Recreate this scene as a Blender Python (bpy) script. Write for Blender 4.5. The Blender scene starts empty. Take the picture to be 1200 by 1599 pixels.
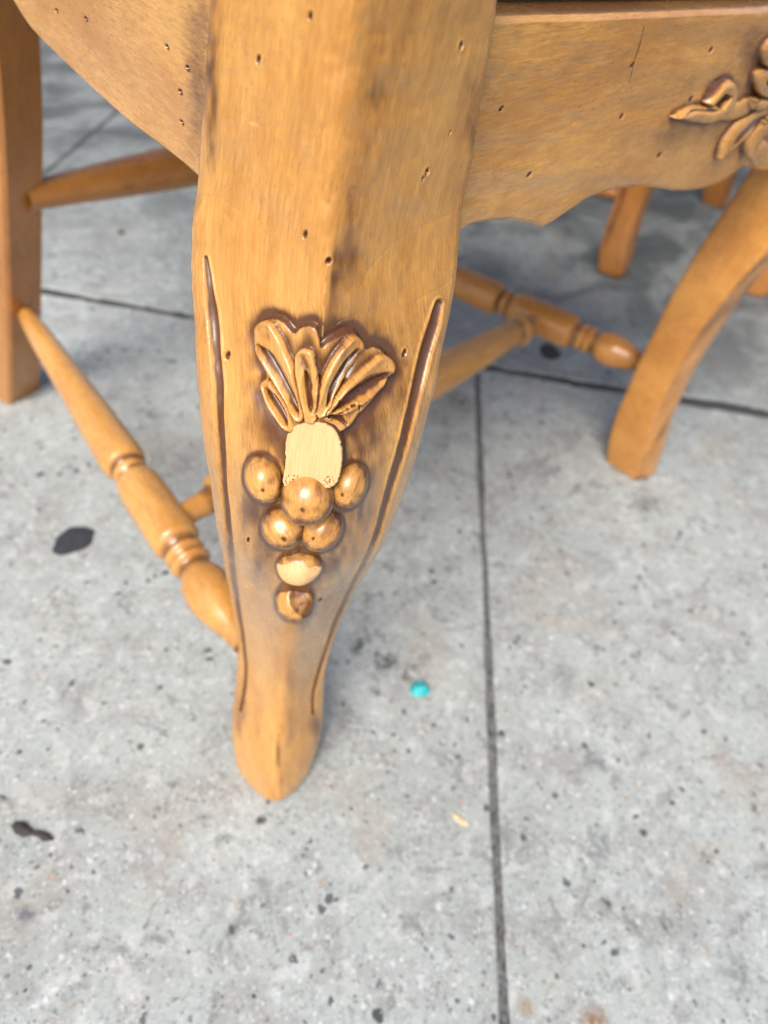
import bpy, math, random
import numpy as np
from mathutils import Matrix, Vector
random.seed(7); rng = np.random.default_rng(7)
S = bpy.context.scene
COL = S.collection
R = math.radians
# ------------------------------------------------------------------ camera
FPX, CX, CY = 1109.0, 600.0, 799.5
CAM = np.array([-0.14846497, -0.13960763, 0.43138478])
M = np.array([[0.66011676, -0.45425942, 0.59824263],
              [-0.73710526, -0.54508745, 0.399444],
              [0.14464335, -0.70464746, -0.69465837]])
cd = bpy.data.cameras.new('camera'); cam = bpy.data.objects.new('camera', cd); COL.objects.link(cam)
r_, u_, b_ = M[:, 0], -M[:, 1], -M[:, 2]
cam.matrix_world = Matrix(((r_[0], u_[0], b_[0], CAM[0]), (r_[1], u_[1], b_[1], CAM[1]), (r_[2], u_[2], b_[2], CAM[2]), (0, 0, 0, 1)))
cd.sensor_fit = 'VERTICAL'; cd.sensor_height = 36; cd.sensor_width = 27; cd.lens = FPX / 1599 * 36
cd.clip_start = 0.01; cd.clip_end = 300
cd.dof.use_dof = True; cd.dof.focus_distance = 0.205; cd.dof.aperture_fstop = 9.5
S.camera = cam
# ------------------------------------------------------------------ light
SUN_EL, SUN_AZ = 48, 199      # azimuth of the direction the light comes from, degrees ccw from +x
w = bpy.data.worlds.new('World'); S.world = w; w.use_nodes = True
nt = w.node_tree; sky = nt.nodes.new('ShaderNodeTexSky'); sky.sky_type = 'NISHITA'; sky.sun_disc = False
sky.sun_elevation = R(SUN_EL); sky.sun_rotation = R(90 - SUN_AZ); sky.air_density = 1.0; sky.dust_density = 4.0; sky.ozone_density = 0.8
nt.links.new(sky.outputs[0], nt.nodes['Background'].inputs[0]); nt.nodes['Background'].inputs[1].default_value = 0.125
sd = bpy.data.lights.new('sun', 'SUN'); sd.energy = 2.7; sd.angle = R(32); sd.color = (1, 0.95, 0.88)
so = bpy.data.objects.new('sun', sd); COL.objects.link(so)
dv = Vector((math.cos(R(SUN_AZ)) * math.cos(R(SUN_EL)), math.sin(R(SUN_AZ)) * math.cos(R(SUN_EL)), math.sin(R(SUN_EL))))
so.rotation_euler = dv.to_track_quat('Z', 'Y').to_euler()
S.view_settings.view_transform = 'Standard'; S.view_settings.look = 'None'; S.view_settings.gamma = 1
S.view_settings.exposure = 0.40

# ------------------------------------------------------------------ measuring helpers
def proj(P):
    v = (np.asarray(P, float) - CAM) @ M
    return CX + FPX * v[..., 0] / v[..., 2], CY + FPX * v[..., 1] / v[..., 2]
def ray(px, py):
    return M @ np.array([px - CX, py - CY, FPX])
def onplane(px, py, p0, n):
    d = ray(px, py); p0 = np.array(p0, float); n = np.array(n, float)
    return CAM + d * (((p0 - CAM) @ n) / (d @ n))
def cr(pts, xs):
    """smooth monotone-ish interpolation through (x, y) knots"""
    p = np.array(sorted(pts), float); x, y = p[:, 0], p[:, 1]
    h = np.diff(x); d = np.diff(y) / h
    m = np.zeros(len(x)); m[0] = d[0]; m[-1] = d[-1]
    for i in range(1, len(x) - 1):
        m[i] = 0 if d[i-1] * d[i] <= 0 else (h[i-1] + h[i]) / (h[i-1] / d[i] + h[i] / d[i-1])
    xs = np.clip(np.asarray(xs, float), x[0], x[-1]); k = np.clip(np.searchsorted(x, xs) - 1, 0, len(h) - 1)
    t = (xs - x[k]) / h[k]
    return (2*t**3-3*t**2+1)*y[k] + (t**3-2*t**2+t)*h[k]*m[k] + (-2*t**3+3*t**2)*y[k+1] + (t**3-t**2)*h[k]*m[k+1]
def sstep(a, b, x):
    t = np.clip((x - a) / (b - a), 0, 1); return t*t*(3-2*t)
def stroke(X, Y, pts):
    """distance to a polyline divided by its local half width; 1 = rim"""
    q = np.full(X.shape, 9.0)
    for (x0, y0, w0), (x1, y1, w1) in zip(pts[:-1], pts[1:]):
        dx, dy = x1-x0, y1-y0; L2 = dx*dx+dy*dy
        t = np.clip(((X-x0)*dx + (Y-y0)*dy) / L2, 0, 1)
        d = np.hypot(X-x0-t*dx, Y-y0-t*dy)
        q = np.minimum(q, d / (w0+(w1-w0)*t))
    return q
def fine(pts, n=5):
    """subdivide a stroke smoothly"""
    p = np.array(pts, float); s = np.r_[0, np.cumsum(np.hypot(*(np.diff(p[:, :2], axis=0).T)))]
    ss = np.linspace(0, s[-1], (len(p)-1)*n+1)
    return [tuple(v) for v in np.stack([cr(list(zip(s, p[:, k])), ss) for k in range(3)], 1)]
def inpoly(X, Y, poly):
    ins = np.zeros(X.shape, bool); n = len(poly)
    for i in range(n):
        x0, y0 = poly[i]; x1, y1 = poly[(i+1) % n]
        c = (y0 > Y) != (y1 > Y)
        ins ^= c & (X < (x1-x0) * (Y-y0) / ((y1-y0) if y1 != y0 else 1e-9) + x0)
    return ins
def pdist(X, Y, poly):
    q = np.full(X.shape, 1e9); n = len(poly)
    for i in range(n):
        x0, y0 = poly[i]; x1, y1 = poly[(i+1) % n]; dx, dy = x1-x0, y1-y0
        t = np.clip(((X-x0)*dx+(Y-y0)*dy)/(dx*dx+dy*dy+1e-9), 0, 1)
        q = np.minimum(q, np.hypot(X-x0-t*dx, Y-y0-t*dy))
    return np.where(inpoly(X, Y, poly), q, -q)
def blur(a, k):
    for ax in (0, 1):
        for _ in range(2):
            p = np.pad(a, [(k, k) if i == ax else (0, 0) for i in (0, 1)], mode='edge')
            c = np.cumsum(p, axis=ax)
            z = np.zeros_like(np.take(c, [0], axis=ax)); c = np.concatenate([z, c], axis=ax)
            n = a.shape[ax]
            a = (np.take(c, range(2*k+1, 2*k+1+n), axis=ax) - np.take(c, range(0, n), axis=ax)) / (2*k+1)
    return a
def vnoise(x, y, seed=0):
    """value noise in 0..1"""
    g = np.random.default_rng(seed).random((64, 64))
    xi = np.floor(x).astype(int); yi = np.floor(y).astype(int); fx = x-xi; fy = y-yi
    fx = fx*fx*(3-2*fx); fy = fy*fy*(3-2*fy)
    a = g[xi % 64, yi % 64]; b = g[(xi+1) % 64, yi % 64]; c = g[xi % 64, (yi+1) % 64]; d = g[(xi+1) % 64, (yi+1) % 64]
    return (a*(1-fx)+b*fx)*(1-fy) + (c*(1-fx)+d*fx)*fy

# ------------------------------------------------------------------ object helpers
def tag(o, label=None, cat=None, group=None, kind=None):
    for k, v in (('label', label), ('category', cat), ('group', group), ('kind', kind)):
        if v: o[k] = v
    return o
def empty(name, loc=(0, 0, 0)):
    o = bpy.data.objects.new(name, None); COL.objects.link(o); o.location = loc; o.empty_display_size = 0.05
    return o
def build(name, V, F, mat, parent=None, smooth=True, normals=None, gr=None, glaze=None, bare=None):
    me = bpy.data.meshes.new(name)
    V = np.asarray(V, np.float32)
    if isinstance(F, np.ndarray):
        me.vertices.add(len(V)); me.vertices.foreach_set('co', V.ravel())
        k = F.shape[1]; me.loops.add(F.size); me.loops.foreach_set('vertex_index', F.astype(np.int32).ravel())
        me.polygons.add(len(F)); me.polygons.foreach_set('loop_start', np.arange(0, F.size, k, dtype=np.int32))
        me.update(calc_edges=True)
    else:
        me.from_pydata([tuple(map(float, v)) for v in V], [], F); me.update()
    if smooth: me.polygons.foreach_set('use_smooth', np.ones(len(me.polygons), bool))
    n = len(V)
    if gr is None: gr = V
    a = me.attributes.new('gr', 'FLOAT_VECTOR', 'POINT'); a.data.foreach_set('vector', np.asarray(gr, np.float32).ravel())
    for nm, arr in (('glaze', glaze), ('bare', bare)):
        a = me.attributes.new(nm, 'FLOAT', 'POINT')
        a.data.foreach_set('value', (np.zeros(n) if arr is None else np.broadcast_to(arr, (n,))).astype(np.float32))
    me.materials.append(mat)
    if normals is not None: me.normals_split_custom_set_from_vertices(np.asarray(normals, np.float32))
    o = bpy.data.objects.new(name, me); COL.objects.link(o); o.parent = parent
    return o
def grid_faces(nr, nc, wrap=False):
    i = np.arange(nr-1)[:, None]; j = np.arange(nc if wrap else nc-1)[None, :]; j2 = (j+1) % nc
    return np.stack([i*nc+j, i*nc+j2, (i+1)*nc+j2, (i+1)*nc+j], -1).reshape(-1, 4)
def vnormals(V, F):
    a = V[F[:, 2]]-V[F[:, 0]]; b = V[F[:, 3]]-V[F[:, 1]]; n = np.cross(a, b); N = np.zeros_like(V)
    for k in range(4):
        for c in range(3): N[:, c] += np.bincount(F[:, k], n[:, c], len(V))
    return N / (np.linalg.norm(N, axis=1, keepdims=True)+1e-20)
def subset(V, F, mask, N, **at):
    f = F[mask]; u, inv = np.unique(f, return_inverse=True)
    return V[u], inv.reshape(f.shape), N[u], {k: (v[u] if v is not None else None) for k, v in at.items()}

# ------------------------------------------------------------------ materials
def mat(name):
    m = bpy.data.materials.new(name); m.use_nodes = True; return m, m.node_tree.nodes, m.node_tree.links, m.node_tree.nodes['Principled BSDF']
class NB:
    def __init__(s, m): s.n = m.node_tree.nodes; s.l = m.node_tree.links
    def put(s, sock, v):
        if isinstance(v, bpy.types.NodeSocket): s.l.new(v, sock)
        else: sock.default_value = v
    def attr(s, nm, out='Fac'):
        a = s.n.new('ShaderNodeAttribute'); a.attribute_name = nm; return a.outputs[out]
    def math(s, op, a, b=0.0, c=0.0, clamp=False):
        q = s.n.new('ShaderNodeMath'); q.operation = op; q.use_clamp = clamp
        for i, v in enumerate((a, b, c)): s.put(q.inputs[i], v)
        return q.outputs[0]
    def scale(s, v, xyz):
        q = s.n.new('ShaderNodeVectorMath'); q.operation = 'MULTIPLY'; s.put(q.inputs[0], v); q.inputs[1].default_value = xyz; return q.outputs[0]
    def noise(s, v, sc, det=3, rough=.55, dist=0.0, col=False):
        q = s.n.new('ShaderNodeTexNoise'); s.put(q.inputs['Vector'], v); q.inputs['Scale'].default_value = sc
        q.inputs['Detail'].default_value = det; q.inputs['Roughness'].default_value = rough; q.inputs['Distortion'].default_value = dist
        return q.outputs['Color' if col else 'Fac']
    def vor(s, v, sc, out='Distance', rnd=1.0):
        q = s.n.new('ShaderNodeTexVoronoi'); s.put(q.inputs['Vector'], v); q.inputs['Scale'].default_value = sc; q.inputs['Randomness'].default_value = rnd
        return q.outputs[out]
    def step(s, x, a, b, lo=0.0, hi=1.0):
        q = s.n.new('ShaderNodeMapRange'); q.interpolation_type = 'SMOOTHSTEP'; s.put(q.inputs[0], x)
        for i, v in enumerate((a, b, lo, hi)): q.inputs[i+1].default_value = v
        return q.outputs[0]
    def mix(s, f, a, b):
        q = s.n.new('ShaderNodeMix'); q.data_type = 'RGBA'; s.put(q.inputs[0], f)
        s.put(q.inputs[6], a if isinstance(a, bpy.types.NodeSocket) else (*a, 1)); s.put(q.inputs[7], b if isinstance(b, bpy.types.NodeSocket) else (*b, 1))
        return q.outputs[2]
    def bump(s, h, dist, strength=1.0, normal=None):
        q = s.n.new('ShaderNodeBump'); s.put(q.inputs['Height'], h); q.inputs['Distance'].default_value = dist; q.inputs['Strength'].default_value = strength
        if normal is not None: s.put(q.inputs['Normal'], normal)
        return q.outputs[0]

def wood(name, light, mid, dark, rough=.29, gloss=.6):
    m, n, l, bs = mat(name); b = NB(m)
    g = b.attr('gr', 'Vector')                       # x, z = across the grain, y = along it, metres
    gs = b.scale(g, (1, .11, 1))
    fib = b.noise(gs, 1900, 4, .66)
    streak = b.noise(b.scale(g, (1, .06, 1)), 1100, 4, .65)
    mott = b.noise(b.scale(g, (1, .5, 1)), 110, 6, .68, .2)
    blot = b.noise(b.scale(g, (1, .6, 1)), 24, 4, .6, .4)
    speck = b.noise(b.scale(g, (1, .28, 1)), 1500, 3, .6)
    c = b.mix(b.math('MULTIPLY', b.step(b.math('ADD', b.math('MULTIPLY', streak, .42), b.math('MULTIPLY', b.noise(b.scale(g, (1, .35, 1)), 34, 5, .65), .58)), .38, .62), .9), light, mid)
    c = b.mix(b.math('MULTIPLY', b.step(fib, .45, .68), .38), c, tuple(x*.62 for x in mid))
    c = b.mix(b.math('MULTIPLY', b.step(mott, .47, .75), .36), c, tuple(.55*x+.45*y for x, y in zip(mid, dark)))
    # antique glaze: attribute, roughened by noise
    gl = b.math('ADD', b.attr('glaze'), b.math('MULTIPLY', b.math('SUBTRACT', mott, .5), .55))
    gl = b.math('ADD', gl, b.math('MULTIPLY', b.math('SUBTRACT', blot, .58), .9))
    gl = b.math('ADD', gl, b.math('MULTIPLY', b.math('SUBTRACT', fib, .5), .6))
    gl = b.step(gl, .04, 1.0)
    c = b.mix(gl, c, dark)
    flk = b.math('MULTIPLY', b.step(speck, .60, .70), b.step(blot, .38, .72, .12, .7))
    c = b.mix(flk, c, tuple(x*.8 for x in dark))
    bare = b.attr('bare')
    bf = b.step(b.math('ADD', bare, b.math('MULTIPLY', b.math('SUBTRACT', fib, .5), .5)), .3, .75)
    c = b.mix(bf, c, b.mix(b.step(fib, .35, .7), (.74, .47, .22), (.62, .36, .15)))
    l.new(c, bs.inputs['Base Color'])
    rg = b.math('ADD', b.step(mott, .3, .8, rough-.06, rough+.12), b.math('MULTIPLY', bf, .3))
    l.new(rg, bs.inputs['Roughness'])
    bs.inputs['Specular IOR Level'].default_value = .5
    l.new(b.math('MULTIPLY_ADD', bf, -gloss, gloss), bs.inputs['Coat Weight']); bs.inputs['Coat Roughness'].default_value = .22
    h = b.math('ADD', b.math('MULTIPLY', fib, .25), b.math('ADD', b.math('MULTIPLY', mott, .8), b.math('MULTIPLY', flk, -.5)))
    l.new(b.bump(h, .00035, .7), bs.inputs['Normal'])
    return m
WOOD = wood('honey_wood', (.70, .368, .100), (.49, .212, .044), (.115, .040, .011))
WOOD_SHADED = wood('shaded_amber_wood', (.50, .215, .048), (.36, .140, .029), (.11, .040, .013), .26, .5)  # same chair wood, with the shade under the chair put into its colour
AMB = wood('orange_wood', (.64, .300, .070), (.46, .185, .036), (.12, .042, .012), .28, .5)
RED = wood('red_amber_wood', (.46, .190, .042), (.33, .120, .024), (.09, .030, .010), .25, .6)

m, n, l, bs = mat('raw_cut_wood'); b = NB(m); g = b.attr('gr', 'Vector')
f1 = b.noise(b.scale(g, (1, .05, 1)), 2200, 3, .6); f2 = b.noise(b.scale(g, (1, .2, 1)), 160, 2)
c = b.mix(b.step(f1, .35, .7), (.76, .47, .225), (.66, .38, .16)); c = b.mix(b.math('MULTIPLY', b.step(f2, .4, .7), .3), c, (.62, .38, .16))
c = b.mix(b.step(b.attr('glaze'), .2, .7), c, (.12, .05, .02))
l.new(c, bs.inputs['Base Color']); bs.inputs['Roughness'].default_value = .7; l.new(b.bump(f1, .0001, .8), bs.inputs['Normal']); RAW = m

def flat(name, colr, rough=.8, sc=600, var=.4, bmp=.0004):
    m, n, l, bs = mat(name); b = NB(m); g = b.attr('gr', 'Vector')
    f = b.noise(g, sc, 4, .6); c = b.mix(b.step(f, .3, .7), tuple(x*(1-var) for x in colr), tuple(min(1, x*(1+var)) for x in colr))
    l.new(c, bs.inputs['Base Color']); bs.inputs['Roughness'].default_value = rough; l.new(b.bump(f, bmp, .8), bs.inputs['Normal']); return m
RUSH = flat('straw_cloth', (.42, .33, .2), .95, 900, .5)
GUM = flat('old_gum', (.035, .038, .045), .75, 500, .3)
TEAL = flat('teal_gum', (.03, .42, .45), .45, 420, .45, .001)
TWIG = flat('dark_debris', (.05, .045, .04), .85, 700, .5)
CHIP = flat('straw_chip', (.62, .48, .3), .8, 700, .3)
DIRT = flat('joint_dirt', (.048, .050, .051), .95, 400, .5, .001)

def concrete():
    m, n, l, bs = mat('worn_concrete'); b = NB(m)
    g = b.attr('gr', 'Vector')
    big = b.noise(g, 5, 4, .6, .4); mid = b.noise(g, 28, 4, .6, .3); fin = b.noise(g, 240, 4, .7); mic = b.noise(g, 1100, 2, .6)
    c = b.mix(b.step(big, .3, .7), (.445, .488, .474), (.35, .384, .374))
    c = b.mix(b.math('MULTIPLY', b.step(mid, .42, .68), .7), c, (.29, .295, .29))
    c = b.mix(b.math('MULTIPLY', b.step(fin, .47, .68), .6), c, (.23, .235, .24))
    c = b.mix(b.math('MULTIPLY', b.step(mic, .55, .75), .35), c, (.2, .21, .22))
    c = b.mix(b.math('MULTIPLY', b.step(b.noise(g, 75, 3, .6), .52, .68), .4), c, (.62, .64, .64))
    sm = b.noise(b.scale(g, (1, 1, 1)), 48, 5, .72, .8); c = b.mix(b.math('MULTIPLY', b.step(sm, .54, .66), .66), c, (.17, .175, .17))
    br = b.noise(g, 11, 3, .6, .5); c = b.mix(b.math('MULTIPLY', b.step(br, .54, .70), .4), c, (.36, .32, .26))
    # exposed grit: pale, tan and dark grains, thicker in patches
    warp = b.n.new('ShaderNodeVectorMath'); warp.operation = 'MULTIPLY_ADD'
    b.put(warp.inputs[0], b.noise(g, 180, 2, .5, col=True)); warp.inputs[1].default_value = (.006, .006, 0); b.put(warp.inputs[2], g)
    gw = warp.outputs[0]
    patch = b.noise(g, 14, 3, .6)
    for sc, thr, keep, colr, amt in ((240, .40, .84, (.10, .11, .12), .7), (150, .40, .80, (.055, .062, .07), .85), (85, .30, .83, (.045, .052, .058), .95),
                                     (200, .36, .74, (.68, .70, .72), .6), (170, .32, .86, (.40, .27, .18), .6), (520, .5, .68, (.10, .11, .12), .6), (430, .45, .7, (.62, .52, .44), .5), (600, .5, .6, (.7, .72, .75), .5)):
        v = b.n.new('ShaderNodeTexVoronoi'); b.put(v.inputs['Vector'], gw); v.inputs['Scale'].default_value = sc
        sep = b.n.new('ShaderNodeSeparateColor'); b.l.new(v.outputs['Color'], sep.inputs[0])
        k = b.math('ADD', sep.outputs[0], b.math('MULTIPLY', b.math('SUBTRACT', patch, .5), .55))
        on = b.step(k, keep, keep+.03)
        size = b.math('MULTIPLY', sep.outputs[1], thr)
        f = b.math('MULTIPLY', b.step(b.math('SUBTRACT', size, v.outputs['Distance']), -.03, .08), on)
        c = b.mix(b.math('MULTIPLY', f, amt), c, colr)
    # old dirt and spill stains, with under-chair shade painted in, towards the back of the pavement
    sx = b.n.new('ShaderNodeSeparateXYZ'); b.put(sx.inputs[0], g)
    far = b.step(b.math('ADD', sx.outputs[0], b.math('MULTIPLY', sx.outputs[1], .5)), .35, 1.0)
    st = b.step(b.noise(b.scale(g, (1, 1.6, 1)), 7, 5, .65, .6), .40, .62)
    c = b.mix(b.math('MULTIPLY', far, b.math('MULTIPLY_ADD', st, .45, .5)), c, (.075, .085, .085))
    for (x, y, rx, colr, amt) in STAINS_AND_SHADE:
        d = b.n.new('ShaderNodeVectorMath'); d.operation = 'DISTANCE'; b.put(d.inputs[0], b.scale(gw, (1, 1, 0))); d.inputs[1].default_value = (x, y, 0)
        f = b.math('MULTIPLY', b.step(d.outputs['Value'], rx*.2, rx, 1, 0), b.step(b.noise(g, 160, 4, .7), .38, .58))
        c = b.mix(b.math('MULTIPLY', f, amt), c, colr)
    l.new(c, bs.inputs['Base Color']); bs.inputs['Roughness'].default_value = .82
    h = b.math('ADD', b.math('MULTIPLY', fin, .7), b.math('ADD', b.math('MULTIPLY', mic, .25), b.math('MULTIPLY', mid, .8)))
    l.new(b.bump(h, .0015, .6), bs.inputs['Normal'])
    return m
def gpt(px, py, z=0.0): return onplane(px, py, (0, 0, z), (0, 0, 1))
STAINS_AND_SHADE = []
for px, py, rpx, colr, amt in ((930, 1588, 34, (.24, .11, .03), .9), (818, 1556, 20, (.30, .19, .08), .7), (560, 1000, 24, (.05, .055, .06), .85),
                               (600, 1028, 30, (.04, .042, .045), .85), (640, 1045, 22, (.07, .06, .055), .85), (590, 1072, 16, (.06, .065, .07), .8),
                               (1150, 1505, 45, (.14, .15, .16), .6), (930, 1300, 38, (.08, .09, .1), .55), (1005, 780, 34, (.12, .11, .105), .7),
                               (850, 725, 40, (.14, .14, .14), .6), (690, 640, 60, (.2, .18, .17), .5), (45, 1412, 20, (.10, .10, .13), .8), (945, 1400, 16, (.05, .055, .06), .9),
                               (925, 1175, 34, (.09, .1, .11), .6), (350, 1150, 70, (.16, .16, .155), .45), (500, 1150, 70, (.2, .2, .195), .4), (715, 620, 30, (.1, .09, .08), .7), (880, 1045, 30, (.16, .17, .17), .6)):  # the broad marks either side of the near foot paint its contact shadow
    p = gpt(px, py); q = gpt(px+rpx, py); STAINS_AND_SHADE.append((p[0], p[1], float(np.linalg.norm(q-p)), colr, amt))
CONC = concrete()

# ------------------------------------------------------------------ pavement
ground = build('ground', [(-60, -60, -.0026), (60, -60, -.0026), (60, 60, -.0026), (-60, 60, -.0026)], [(0, 1, 2, 3)], DIRT, smooth=False)
tag(ground, kind='structure')
pave = empty('pavement'); tag(pave, kind='structure')
jA0, jA1 = gpt(745, 585)[:2], gpt(787, 1599)[:2]
jB0, jB1 = gpt(80, 455)[:2], gpt(1200, 645)[:2]
ua = (jA0-jA1)/np.linalg.norm(jA0-jA1); ub = (jB1-jB0)/np.linalg.norm(jB1-jB0)
def meet(p, d, q, e):
    t = np.linalg.solve(np.array([d, -e]).T, q-p); return p+d*t[0]
T = meet(jA1, ua, jB0, ub)
def slab(c4, seed, gaps=(.001,)*4, z=0.0, fineness=.006):
    """a cast slab: worn wavy arris all round, sides going down into the joint"""
    c4 = [np.array(c) for c in c4]; cen = sum(c4)/4; ring = []
    for i in range(4):
        p, q = c4[i], c4[(i+1) % 4]; L = np.linalg.norm(q-p); d = (q-p)/L; gap = gaps[i]; nn = np.array([-d[1], d[0]])
        if nn @ (cen-p) < 0: nn = -nn
        n_ = int(min(L/fineness, 500)); s = np.linspace(0, 1, n_, endpoint=False)
        wv = gap*(.75 + .9*vnoise(s*L*38, s*0+i*3.3, seed) + 2.2*np.maximum(0, vnoise(s*L*120, s*0+i, seed+1)-.7) + 1.6*(vnoise(s*L*11, s*0+i*7., seed+2)-.5))
        for k in range(n_): ring.append((p+d*min(max(s[k]*L, .0085), L-.0085), nn, max(wv[k], .0005)))
    P = np.array([r[0] for r in ring]); NN = np.array([r[1] for r in ring]); W = np.array([r[2] for r in ring])[:, None]
    n_ = len(P); V = []
    for off, zz in ((0, -.04), (0, -.005), (.0006, -.0020), (.0016, -.0004), (.003, 0)):
        V.append(np.c_[P+NN*(W+off), np.full(n_, z+zz)])
    V = np.concatenate(V); V = np.r_[V, [[cen[0], cen[1], z]]]; F = [tuple(int(x) for x in f) for f in grid_faces(5, n_, True)] + [(4*n_+i, 4*n_+(i+1) % n_, 5*n_) for i in range(n_)]
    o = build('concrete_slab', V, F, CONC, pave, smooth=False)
    return o
far_ = 1.02
back = T - ua*0
quads = []
A = lambda a, bb: T + ua*a + ub*bb
quads = [((-1.5, -1.6), (-1.5, 0), (0, 0), (0, -1.6)), ((-1.5, 0), (-1.5, 1.5), (0, 1.5), (0, 0)),
         ((0, -2.2), (0, -.62), (far_, -.62), (far_, -2.2)), ((0, -.62), (0, 2.2), (far_, 2.2), (far_, -.62)),
         ((far_, -2.6), (far_, .5), (2.6, .5), (2.6, -2.6)), ((far_, .5), (far_, 3.4), (2.6, 3.4), (2.6, .5)),
         ((2.6, -3), (2.6, 6), (9, 6), (9, -3))]
GAPS = [(.001, .001, .0011, .001), (.001, .001, .001, .0011), (.001, .0016, .001, .0024), (.001, .001, .0016, .0024)]+[(.003,)*4]*3
GAPS[0] = (.001, .0012, .0050, .001); GAPS[1] = (.001, .001, .0050, .0012); GAPS[2] = (.0050, .0016, .003, .001); GAPS[3] = (.0050, .001, .003, .0016)
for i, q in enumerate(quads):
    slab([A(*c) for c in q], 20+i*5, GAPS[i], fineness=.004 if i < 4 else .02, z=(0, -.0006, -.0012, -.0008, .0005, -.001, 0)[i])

LDIRT = flat('packed_grit', (.12, .123, .12), .95, 350, .6, .001)
e0, e1_ = A(-1.4, 0), A(-.004, 0)
build('joint_fill', [(*(e0-ub*.004), -.0015), (*(e1_-ub*.004), -.0015), (*(e1_+ub*.004), -.0015), (*(e0+ub*.004), -.0015)], [(0, 3, 2, 1)], LDIRT, pave, smooth=False)
# ------------------------------------------------------------------ small things on the pavement
def blob(name, px, py, w_mm, h_mm, th_mm, material, label, cat, seed, ang=0, group=None, lump=.25, zc=0.0):
    p = gpt(px, py); n_, k_ = 28, 7; V = [(0, 0, th_mm*.001)]
    for j in range(1, k_+1):
        rr = j/k_
        for i in range(n_):
            a = 2*math.pi*i/n_
            q = 1 + lump*(vnoise(np.array([math.cos(a)*1.7+9]), np.array([math.sin(a)*1.7+9]), seed)[0]-.5)*2
            x, y = math.cos(a)*rr*q*w_mm*.0005, math.sin(a)*rr*q*h_mm*.0005
            zz = th_mm*.001*(1-rr**3)*(1+.6*(vnoise(np.array([x*900+5]), np.array([y*900+5]), seed+3)[0]-.5)) - (.0002 if j == k_ else 0)
            V.append((x*math.cos(ang)-y*math.sin(ang), x*math.sin(ang)+y*math.cos(ang), zz))
    F = [(0, 1+i, 1+(i+1) % n_) for i in range(n_)]
    for j in range(k_-1):
        for i in range(n_): F.append((1+j*n_+i, 1+(j+1)*n_+i, 1+(j+1)*n_+(i+1) % n_, 1+j*n_+(i+1) % n_))
    o = build(name, V, F, material); o.location = (p[0], p[1], .0003+zc); return tag(o, label, cat, group)
spin = math.atan2(M[1, 0], M[0, 0])
blob('gum_spot', 117, 843, 27, 36, .7, GUM, 'large black flattened gum spot on the concrete left of the near chair leg', 'gum spot', 3, spin-.5, 'gum spots', .22)
blob('gum_spot', 859, 550, 25, 38, .7, GUM, 'round dark gum spot on the concrete under the chair, beside the cross joint', 'gum spot', 5, spin, 'gum spots', .2)
blob('gum_wad', 656, 1077, 14, 13, 5, TEAL, 'bright teal chewed lump of gum stuck on the grey concrete', 'gum', 8, 0, None, .22)
blob('wood_chip', 718, 1279, 13, 4.5, 1, CHIP, 'pale straw coloured chip lying left of the long straight joint', 'chip', 9, spin-.6+1.5*0, None, .3)
blob('pebble', 190, 363, 9, 10, 1.5, GUM, 'small dark pebble on the concrete behind the left rail', 'pebble', 12, 0, None, .3)
# curled dark scrap
def tube_path(pts, rad, n_=10):
    pts = np.array(pts, float); rad = np.broadcast_to(np.array(rad, float), (len(pts),)); V = []
    for i in range(len(pts)):
        d = pts[min(i+1, len(pts)-1)]-pts[max(i-1, 0)]; d /= np.linalg.norm(d)
        a = np.cross(d, [0, 0, 1.0]) if abs(d[2]) < .9 else np.cross(d, [1.0, 0, 0]); a /= np.linalg.norm(a); c = np.cross(a, d)
        for k in range(n_):
            t = 2*math.pi*k/n_; V.append(pts[i]+rad[i]*(math.cos(t)*a+math.sin(t)*c))
    F = [tuple(int(x) for x in f) for f in grid_faces(len(pts), n_, True)] + [tuple(range(n_))[::-1], tuple(range(len(V)-n_, len(V)))]
    return V, F
pp = [gpt(x, y) for x, y in ((22, 1288), (32, 1294), (42, 1301), (52, 1302), (62, 1303), (72, 1309), (84, 1312))]
V, F = tube_path([(p[0], p[1], .0014) for p in pp], [.0018, .0036, .0030, .0014, .0018, .0024, .0006])
V = [(v[0], v[1], .0002+max(0, (v[2]))*.6) for v in V]
tag(build('debris_scrap', V, F, TWIG), 'dark crooked scrap of debris at the lower left of the pavement', 'debris')

V = []; F = []
for k in range(420):
    px = random.uniform(0, 1200); py = random.uniform(250, 1599); p = gpt(px, py); rr_ = random.choice([.0004, .0005, .0006, .0008, .0011])
    o_ = len(V); sq = random.uniform(.45, .8)
    for x, y, z in ((1, 0, .1), (.3, .95, 0), (-.8, .6, .1), (-.8, -.6, 0), (.3, -.95, .1), (.6, .2, .8), (-.2, .6, .9), (-.5, -.3, .8), (.2, -.5, .95)):
        V.append((p[0]+x*rr_*random.uniform(.7, 1.25), p[1]+y*rr_*random.uniform(.7, 1.25), z*rr_*sq*1.3))
    for f in ((0, 1, 5), (1, 6, 5), (1, 2, 6), (2, 7, 6), (2, 3, 7), (3, 4, 7), (4, 8, 7), (4, 0, 8), (0, 5, 8), (5, 6, 7, 8)): F.append(tuple(i+o_ for i in f))
tag(build('grit', V, F, flat('grit_grains', (.16, .15, .14), .85, 300, .9), smooth=False), 'loose sand grains and grit scattered over the concrete', 'grit', None, 'stuff')

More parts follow.
